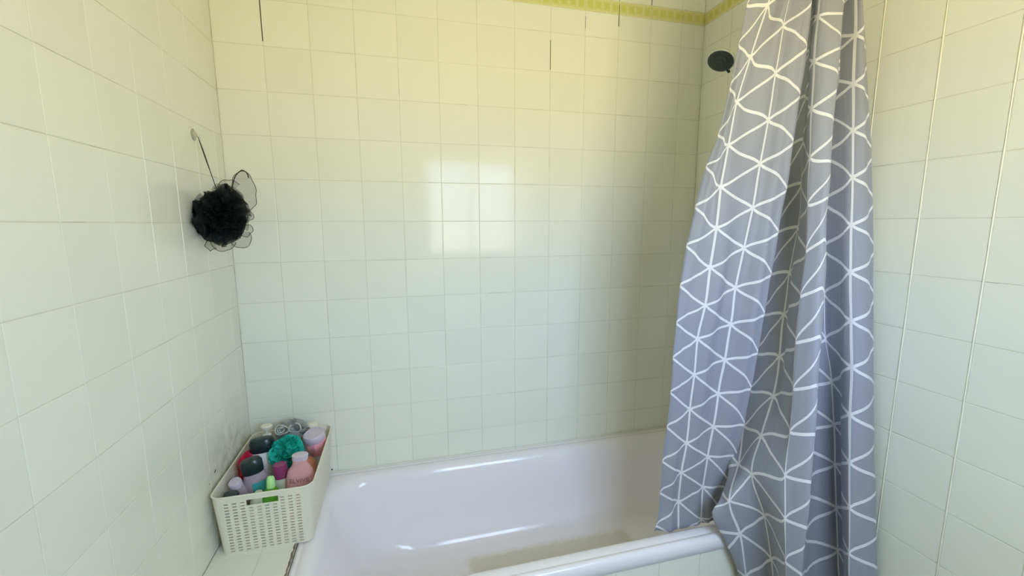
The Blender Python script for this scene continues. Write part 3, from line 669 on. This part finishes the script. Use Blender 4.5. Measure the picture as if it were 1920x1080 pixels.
for pts_, bu, ga in LOOPS:
    a, b = loop_sheet(pts_, bu, ga); lo = link('net_loop', a, M_netthin, puff); link('hem', b, M_string, lo)
bm = bmesh.new(); cl_ = [Vector(p) * T for p in ((.20, -.05, .30), (.26, -.06, .55), (.33, -.06, .76), (.44, -.06, .87), (.54, -.06, .84), (.57, -.06, .72))]
fl_ = []
for i in range(len(cl_) - 1):
    P = [cl_[max(0, min(len(cl_) - 1, i + d))] for d in (-1, 0, 1, 2)]
    for t in range(5): fl_.append(crm(*P, t / 5))
add_tube(bm, fl_, .0017, 6); link('cord_loop', mesh_of(bm), M_string, puff)
hk = W(XL, -1.50, 1.70)
top_ = hk + Vector((.012, 0, -.006))
bm = bmesh.new()
for s in (-1, 1):
    pe = pc + Vector((-.004, .004, .06)); pa = [top_ + (pe - top_) * q + Vector((0, s * .003 * math.sin(math.pi * min(1, q * 1.6)), 0)) for q in (0, .15, .3, .45, .6, .8, 1.0)]
    add_tube(bm, [p - pc for p in pa], .0012, 6)
link('cord', mesh_of(bm), M_string, puff)
M_clear = mat('clear_suction_plastic', (.85, .85, .78), .15, trans=.75, ior=1.3)
sk = empty('suction_hook', hk, label='small clear suction hook stuck on the left wall, holding the black puff', cat='hook')
me = loft([(0, .017, .017), (.001, .0175, .0175), (.003, .013, .013), (.0055, .007, .007), (.008, .006, .006), (.0085, .001, .001)], 28); me.transform(Matrix.Rotation(math.pi / 2, 4, 'Y')); link('suction_cup', me, M_clear, sk)
bm = bmesh.new(); add_tube(bm, [(.007, 0, 0), (.011, 0, -.006), (.014, 0, -.0085), (.0175, 0, -.006), (.018, 0, 0)], .0022, 8); link('prong', mesh_of(bm), M_clear, sk)

# ---------------------------------------------------------------- basket
M_basket = mat('cream_plastic', (0.80, 0.78, 0.66), 0.42, var=.02, bscale=400, bump=.15)
BK = (-5.02, -1.50)
bk = empty('storage_basket', W(BK[0], BK[1], -6.70), label='cream plastic woven-look basket full of toiletries in the bath corner', cat='basket')
HB = 1.38 * T
def bpoint(s, h):
    """s: 0..1 around, h: 0..1 height. returns local point"""
    k = h
    x0, x1 = -5.86 + (-.05) * k, -4.17 + .12 * k; y0, y1 = -2.70 - .22 * k, -.20 + .10 * k
    x0, x1, y0, y1 = [(v - (BK[0] if i < 2 else BK[1])) * T for i, v in enumerate((x0, x1, y0, y1))]
    rad = .020 + .012 * k
    segs = [('l', (x0 + rad, y0), (x1 - rad, y0)), ('c', (x1 - rad, y0 + rad), -90), ('l', (x1, y0 + rad), (x1, y1 - rad)), ('c', (x1 - rad, y1 - rad), 0),
            ('l', (x1 - rad, y1), (x0 + rad, y1)), ('c', (x0 + rad, y1 - rad), 90), ('l', (x0, y1 - rad), (x0, y0 + rad)), ('c', (x0 + rad, y0 + rad), 180)]
    i, t = s
    sg = segs[i]
    if sg[0] == 'l':
        p = (sg[1][0] + (sg[2][0] - sg[1][0]) * t, sg[1][1] + (sg[2][1] - sg[1][1]) * t)
    else:
        a = math.radians(sg[2] + 90 * t); p = (sg[1][0] + rad * math.cos(a), sg[1][1] + rad * math.sin(a))
    return Vector((p[0], p[1], h * HB))
# columns around: (seg, t, is_slot) boundaries
colsB = []
for i in range(8):
    if i % 2 == 0:
        nslot = 10 if i in (0, 4) else 15
        for k in range(nslot):
            colsB += [((i, k / nslot), 0), ((i, (k + .22) / nslot), 1), ((i, (k + .78) / nslot), 0)]
    else:
        colsB += [((i, q / 4), 0) for q in range(4)]
NR = 17; hs = [0.0, .035]; slotrow = [0]
z = .035; dz = (.915 - .035) / NR
for k in range(NR):
    hs.append(z + dz * .42); slotrow.append(1); hs.append(z + dz); slotrow.append(0); z += dz
hs.append(1.0); slotrow.append(0)
bm = bmesh.new(); ncol = len(colsB); grid = []
for h in hs:
    row = []
    for (s, sl) in colsB:
        p = bpoint(s, h)
        row.append(bm.verts.new(p))
    grid.append(row)
for r_ in range(len(hs) - 1):
    for c_ in range(ncol):
        s, sl = colsB[c_]
        if sl and slotrow[r_]:
            inh = s[0] in (0, 4) and (3 <= int(s[1] * 10 + 1e-6) <= 6) and hs[r_] > .78
            if not inh: continue
        # hand hole in both short sides
        if s[0] in (0, 4) and .295 <= s[1] < .70 and .80 < (hs[r_] + hs[r_ + 1]) / 2 < .90: continue
        bm.faces.new((grid[r_][c_], grid[r_][(c_ + 1) % ncol], grid[r_ + 1][(c_ + 1) % ncol], grid[r_ + 1][c_]))
me = mesh_of(bm, smooth=False)
wall_o = link('basket_wall', me, M_basket, bk)
md = wall_o.modifiers.new('thickness', 'SOLIDIFY'); md.thickness = .0028; md.offset = -1
bm = bmesh.new(); add_tube(bm, [bpoint(s, 1.0) + Vector((0, 0, 0)) for s, _ in colsB] + [bpoint(colsB[0][0], 1.0)], .0026, 8, caps=False)
link('basket_rim', mesh_of(bm), M_basket, bk)
bm = bmesh.new(); low = [bm.verts.new(bpoint(s, 0.0) + Vector((0, 0, .001))) for s, _ in colsB]; bm.faces.new(low)
ext = bmesh.ops.extrude_face_region(bm, geom=list(bm.faces)); bmesh.ops.translate(bm, verts=[v for v in ext['geom'] if isinstance(v, bmesh.types.BMVert)], vec=(0, 0, .002))
link('basket_floor', mesh_of(bm, smooth=False), M_basket, bk)

# ---------------------------------------------------------------- toiletries
BF = -6.66
def bottle(name, top, tilt=(0, 0), rotz=0.0, h=None, **k):
    """top: where the top of the item is (tiles); it stands on the basket floor or on what lies below; local z runs up from its base"""
    R = Euler((math.radians(tilt[0]), math.radians(tilt[1]), rotz), 'XYZ')
    Rm = Matrix.Rotation(math.radians(tilt[0]), 3, 'X') @ Matrix.Rotation(math.radians(tilt[1]), 3, 'Y') @ Matrix.Rotation(rotz, 3, 'Z')
    tp = W(*top); base = tp - Rm @ Vector((0, 0, h))
    return empty(name, base, Rm.to_euler(), **k)
def add(root, name, prof, m, n=36, ex=2.0, parent=None, w=1.0, **k):
    prof = [(p[0], p[1] * w, p[2] * w) for p in prof]
    return setp(link(name, loft(prof, n, ex), m, parent or root), **k)
M_white = mat('white_plastic', (.86, .86, .86), .3)
M_lilac = mat('lilac_plastic', (.42, .36, .62), .3)
M_lidlil = mat('pale_lilac_lid', (.72, .64, .76), .25, trans=.15)
M_pinkjar = mat('pink_jar', (.92, .42, .48), .35)
M_pinkb = mat('translucent_pink', (.86, .47, .50), .2, trans=.25, ior=1.4)
M_black = mat('glossy_black_cap', (.012, .028, .030), .28)
M_clearb = mat('clear_lilac_bottle', (.70, .60, .72), .18, trans=.45, ior=1.35)
M_teal = mat('teal_print', (.06, .45, .48), .35)
M_green = mat('green_gel', (.16, .58, .06), .2, trans=.3, ior=1.4)
M_lime = mat('lime_cap', (.50, .92, .36), .35)
M_maroon = mat('maroon_cap', (.28, .05, .15), .3)
M_amber = mat('amber_bottle', (.50, .19, .09), .25)
M_paleb = mat('pale_green_bottle', (.78, .82, .66), .3, trans=.1)
# pump bottle
o = bottle('pump_bottle', (-5.47, -.58, -4.93), h=.235, tilt=(0, 1), label='lilac pump bottle with cream pump head at the back of the basket', cat='bottle')
add(o, 'body', [(0, .028, .024), (.004, .031, .027), (.14, .031, .027), (.16, .028, .024), (.175, .016, .015), (.188, .013, .013)], M_lilac, ex=2.6)
add(o, 'collar', [(.180, .0145, .0145), (.196, .0145, .0145), (.198, .006, .006)], M_white)
p_ = add(o, 'pump_head', [(.196, .0045, .0045), (.218, .0045, .0045), (.219, .017, .015), (.224, .020, .017), (.230, .020, .017), (.2345, .016, .013), (.235, .001, .001)], M_basket)
# grey puff
M_grey = net_material('grey_net', (.42, .43, .40), .9)
def puff_thing(name, c, R, m, seed, squash, n=40, **k):
    o = empty(name, W(*c), **k)
    me = raw_mesh(ruffle_bm(R, n, seed, squash=squash, wav=.16, freq=4)); link('netting', me, m, o)
    bm = bmesh.new(); bmesh.ops.create_icosphere(bm, subdivisions=2, radius=R * .62)
    for v in bm.verts: v.co = Vector((v.co.x * squash[0], v.co.y * squash[1], v.co.z * squash[2])) * (1 + .15 * noise.noise(v.co * 60))
    link('core', mesh_of(bm, angle=None), m, o); return o
gp = puff_thing('bath_puff', (-4.92, -.52, -5.20), .056, M_grey, 11, (1.1, .8, .85), n=26, label='grey net bath puff with looped cord at the back of the basket', cat='bath puff')
bm = bmesh.new()
for ph, cx, R_ in ((0, -.026, .022), (1.1, -.020, .017), (2.2, .018, .021), (.6, -.03, .012)):
    add_tube(bm, [Vector((cx + R_ * math.cos(a + ph), -.035 - .006 * math.sin(2 * a), .026 + R_ * .8 * math.sin(a + ph))) for a in [i * .33 for i in range(18)]], .0024, 6)
link('cord', mesh_of(bm), mat('pale_grey_cord', (.55, .56, .52), .6), gp)
# white capped bottle behind the pink jar
o = bottle('lotion_bottle', (-4.50, -.38, -5.10), h=.225, tilt=(0, 0), label='white lotion bottle with cream cap just behind the pink jar', cat='bottle')
add(o, 'body', [(0, .030, .020), (.004, .032, .022), (.16, .032, .022), (.185, .024, .018), (.19, .022, .018)], M_white, ex=2.6)
add(o, 'cap', [(.188, .023, .019), (.218, .022, .018), (.2245, .018, .014), (.225, .001, .001)], M_basket)
# amber bottle along the right side
o = bottle('amber_bottle', (-4.41, -1.50, -5.47), h=.165, tilt=(0, 0), label='amber brown bottle below the pink jar, against the basket side', cat='bottle')
add(o, 'body', [(0, .026, .042), (.004, .028, .045), (.135, .027, .045), (.155, .020, .030), (.165, .012, .015), (.165, .001, .001)], M_amber, ex=2.8)
# pink jar
o = bottle('cosmetic_jar', (-4.36, -.93, -5.10), h=.092, tilt=(10, -7), label='pink jar with a wide pale lilac lid, topmost in the basket corner', cat='jar')
add(o, 'body', [(0, .025, .025), (.004, .028, .028), (.045, .036, .036), (.062, .037, .037), (.066, .034, .034)], M_pinkjar, n=8, ex=2.0)
add(o, 'lid', [(.062, .0365, .0365), (.064, .038, .038), (.084, .038, .038), (.088, .035, .035), (.0885, .031, .031), (.086, .030, .030), (.086, .001, .001)], M_lidlil)
# teal puff
M_tealnet = net_material('teal_net', (.02, .50, .40), .94)
puff_thing('bath_puff', (-4.87, -1.32, -5.34), .058, M_tealnet, 21, (.98, .95, 1.02), n=44, label='teal green net bath puff in the middle of the basket', cat='bath puff')
# red puff
M_red = net_material('red_net', (.78, .04, .12), .94)
puff_thing('bath_puff', (-5.70, -1.36, -5.58), .046, M_red, 31, (.55, 1.15, 1.3), n=34, label='red net bath puff squeezed against the left wall side of the basket', cat='bath puff')
# white shampoo bottle with black cap
o = bottle('shampoo_bottle', (-5.43, -1.20, -4.97), h=.225, tilt=(0, -4), label='white shampoo bottle with oval black cap, the taller of the black-capped two', cat='bottle')
add(o, 'body', [(0, .032, .020), (.004, .035, .023), (.09, .038, .025), (.15, .037, .024), (.175, .032, .020), (.182, .030, .019)], M_white, ex=2.3, w=1.22)
add(o, 'cap', [(.180, .0315, .0215), (.183, .0325, .0225), (.212, .0315, .0215), (.222, .028, .018), (.225, .020, .012), (.225, .001, .001)], M_black, ex=2.3, w=1.22)
# clear lilac bottle, black cap
o = bottle('shampoo_bottle', (-5.45, -1.95, -5.07), h=.205, tilt=(2, -9), rotz=.15, label='clear lilac shampoo bottle with slanted black cap at the front left', cat='bottle')
add(o, 'body', [(0, .026, .018), (.004, .030, .020), (.08, .034, .023), (.125, .034, .022), (.150, .027, .018), (.160, .024, .016)], M_clearb, ex=2.3, w=1.15)
add(o, 'cap', [(.157, .0245, .0175), (.160, .0255, .0185), (.192, .0265, .0195), (.203, .022, .015), (.205, .001, .001)], M_black, ex=2.3, w=1.22)
bm = bmesh.new()
ring = []
for k in range(9):
    for j in range(6):
        a = -math.pi / 2 + (k - 4) * .16 + .45; z = .085 + j * .009; c, s = math.cos(a), math.sin(a)
        ring.append(bm.verts.new((.0397 * math.copysign(abs(c) ** (2 / 2.3), c), .0272 * math.copysign(abs(s) ** (2 / 2.3), s), z)))
for k in range(8):
    for j in range(5): bm.faces.new((ring[k * 6 + j], ring[(k + 1) * 6 + j], ring[(k + 1) * 6 + j + 1], ring[k * 6 + j + 1]))
link('label_print', mesh_of(bm), M_teal, o)
# tilted lilac tube with white disc cap
o = bottle('small_tube', (-5.68, -2.24, -5.38), h=.12, tilt=(20, -10), label='small pale pink tube with white disc cap leaning at the left rim', cat='tube')
add(o, 'body', [(0, .020, .005), (.01, .020, .008), (.075, .019, .017), (.098, .017, .016), (.100, .015, .015)], M_clearb)
add(o, 'cap', [(.098, .0165, .0165), (.100, .0185, .0185), (.116, .0190, .0190), (.1195, .0165, .0165), (.12, .001, .001)], M_lidlil)
# black tub at the front left corner
o = bottle('black_tub', (-5.63, -2.58, -5.44), h=.085, tilt=(0, 6), label='small black tub tucked in the front left corner of the basket', cat='tub')
add(o, 'body', [(0, .018, .018), (.003, .0205, .0205), (.06, .0205, .0205)], M_black)
add(o, 'cap', [(.06, .0215, .0215), (.081, .0215, .0215), (.0845, .019, .019), (.085, .001, .001)], M_black)
# green bottle with lime cap
o = bottle('gel_bottle', (-4.94, -2.42, -5.29), h=.180, tilt=(0, 2), label='green gel bottle with lime green cap behind the basket handle', cat='bottle')
add(o, 'body', [(0, .022, .016), (.004, .024, .018), (.115, .025, .019), (.135, .021, .016), (.145, .013, .012), (.150, .0105, .0105)], M_green, ex=2.4)
add(o, 'cap', [(.147, .0125, .0125), (.174, .0115, .0115), (.1795, .009, .009), (.18, .001, .001)], M_lime)
# white tube with maroon cap
o = bottle('cream_tube', (-4.87, -1.98, -5.24), h=.155, tilt=(0, -3), label='cream white tube with maroon cap beside the pink bottle', cat='tube')
add(o, 'body', [(0, .020, .014), (.004, .022, .016), (.09, .023, .017), (.110, .019, .016)], M_paleb, ex=2.4)
add(o, 'cap', [(.107, .0195, .0175), (.110, .0205, .0185), (.138, .0195, .0175), (.152, .0185, .0165), (.155, .001, .001)], M_maroon, w=1.12)
# pale bottle between
o = bottle('gel_bottle', (-5.20, -2.38, -5.60), h=.14, tilt=(0, 4), label='pale cream bottle low between the lilac and green bottles', cat='bottle')
add(o, 'body', [(0, .022, .016), (.004, .024, .018), (.11, .024, .018), (.128, .016, .013), (.14, .010, .010), (.14, .001, .001)], M_paleb, ex=2.4)
# pink shampoo bottle with lettering
o = bottle('shampoo_bottle', (-4.42, -2.10, -5.02), h=.225, tilt=(0, 3), rotz=.05, label='translucent pink shampoo bottle with pale cap and dark lettering', cat='bottle')
add(o, 'body', [(0, .033, .018), (.004, .0365, .021), (.10, .038, .023), (.150, .037, .022), (.170, .033, .020), (.185, .024, .016), (.193, .020, .015), (.210, .0195, .015)], M_pinkb, ex=2.5, w=1.13)
add(o, 'cap', [(.208, .020, .0155), (.222, .0205, .016), (.2245, .018, .014), (.225, .001, .001)], M_lidlil, ex=2.2, w=1.2)
cu = bpy.data.curves.new('lettering', 'FONT'); cu.body = 'ELVIVE'; cu.size = .020; cu.align_x = 'CENTER'; cu.extrude = .0003
to = bpy.data.objects.new('tmp', cu); C.objects.link(to)
bpy.context.view_layer.update()
tm = bpy.data.meshes.new_from_object(to.evaluated_get(bpy.context.evaluated_depsgraph_get())); bpy.data.objects.remove(to)
for v in tm.vertices:
    x, y, z_ = v.co; a = x / .038
    v.co = (x * 1.0, -.0268 + abs(x) ** 2 * 4.5 - z_, .139 + y)
tm.materials.clear(); link('lettering', tm, mat('dark_red_print', (.30, .13, .14), .5), o)
bm = bmesh.new()
q = [(.006, .088), (.030, .122), (.043, .122), (.041, .088)]
gr = []
for (x, z_) in q: gr.append(bm.verts.new((x, -.0242 + x * x * 9, z_)))
bm.faces.new(gr); bmesh.ops.subdivide_edges(bm, edges=bm.edges[:], cuts=4, use_grid_fill=True)
for v in bm.verts: v.co.y = -.0275 + v.co.x ** 2 * 7
link('label_print', mesh_of(bm), M_teal, o)
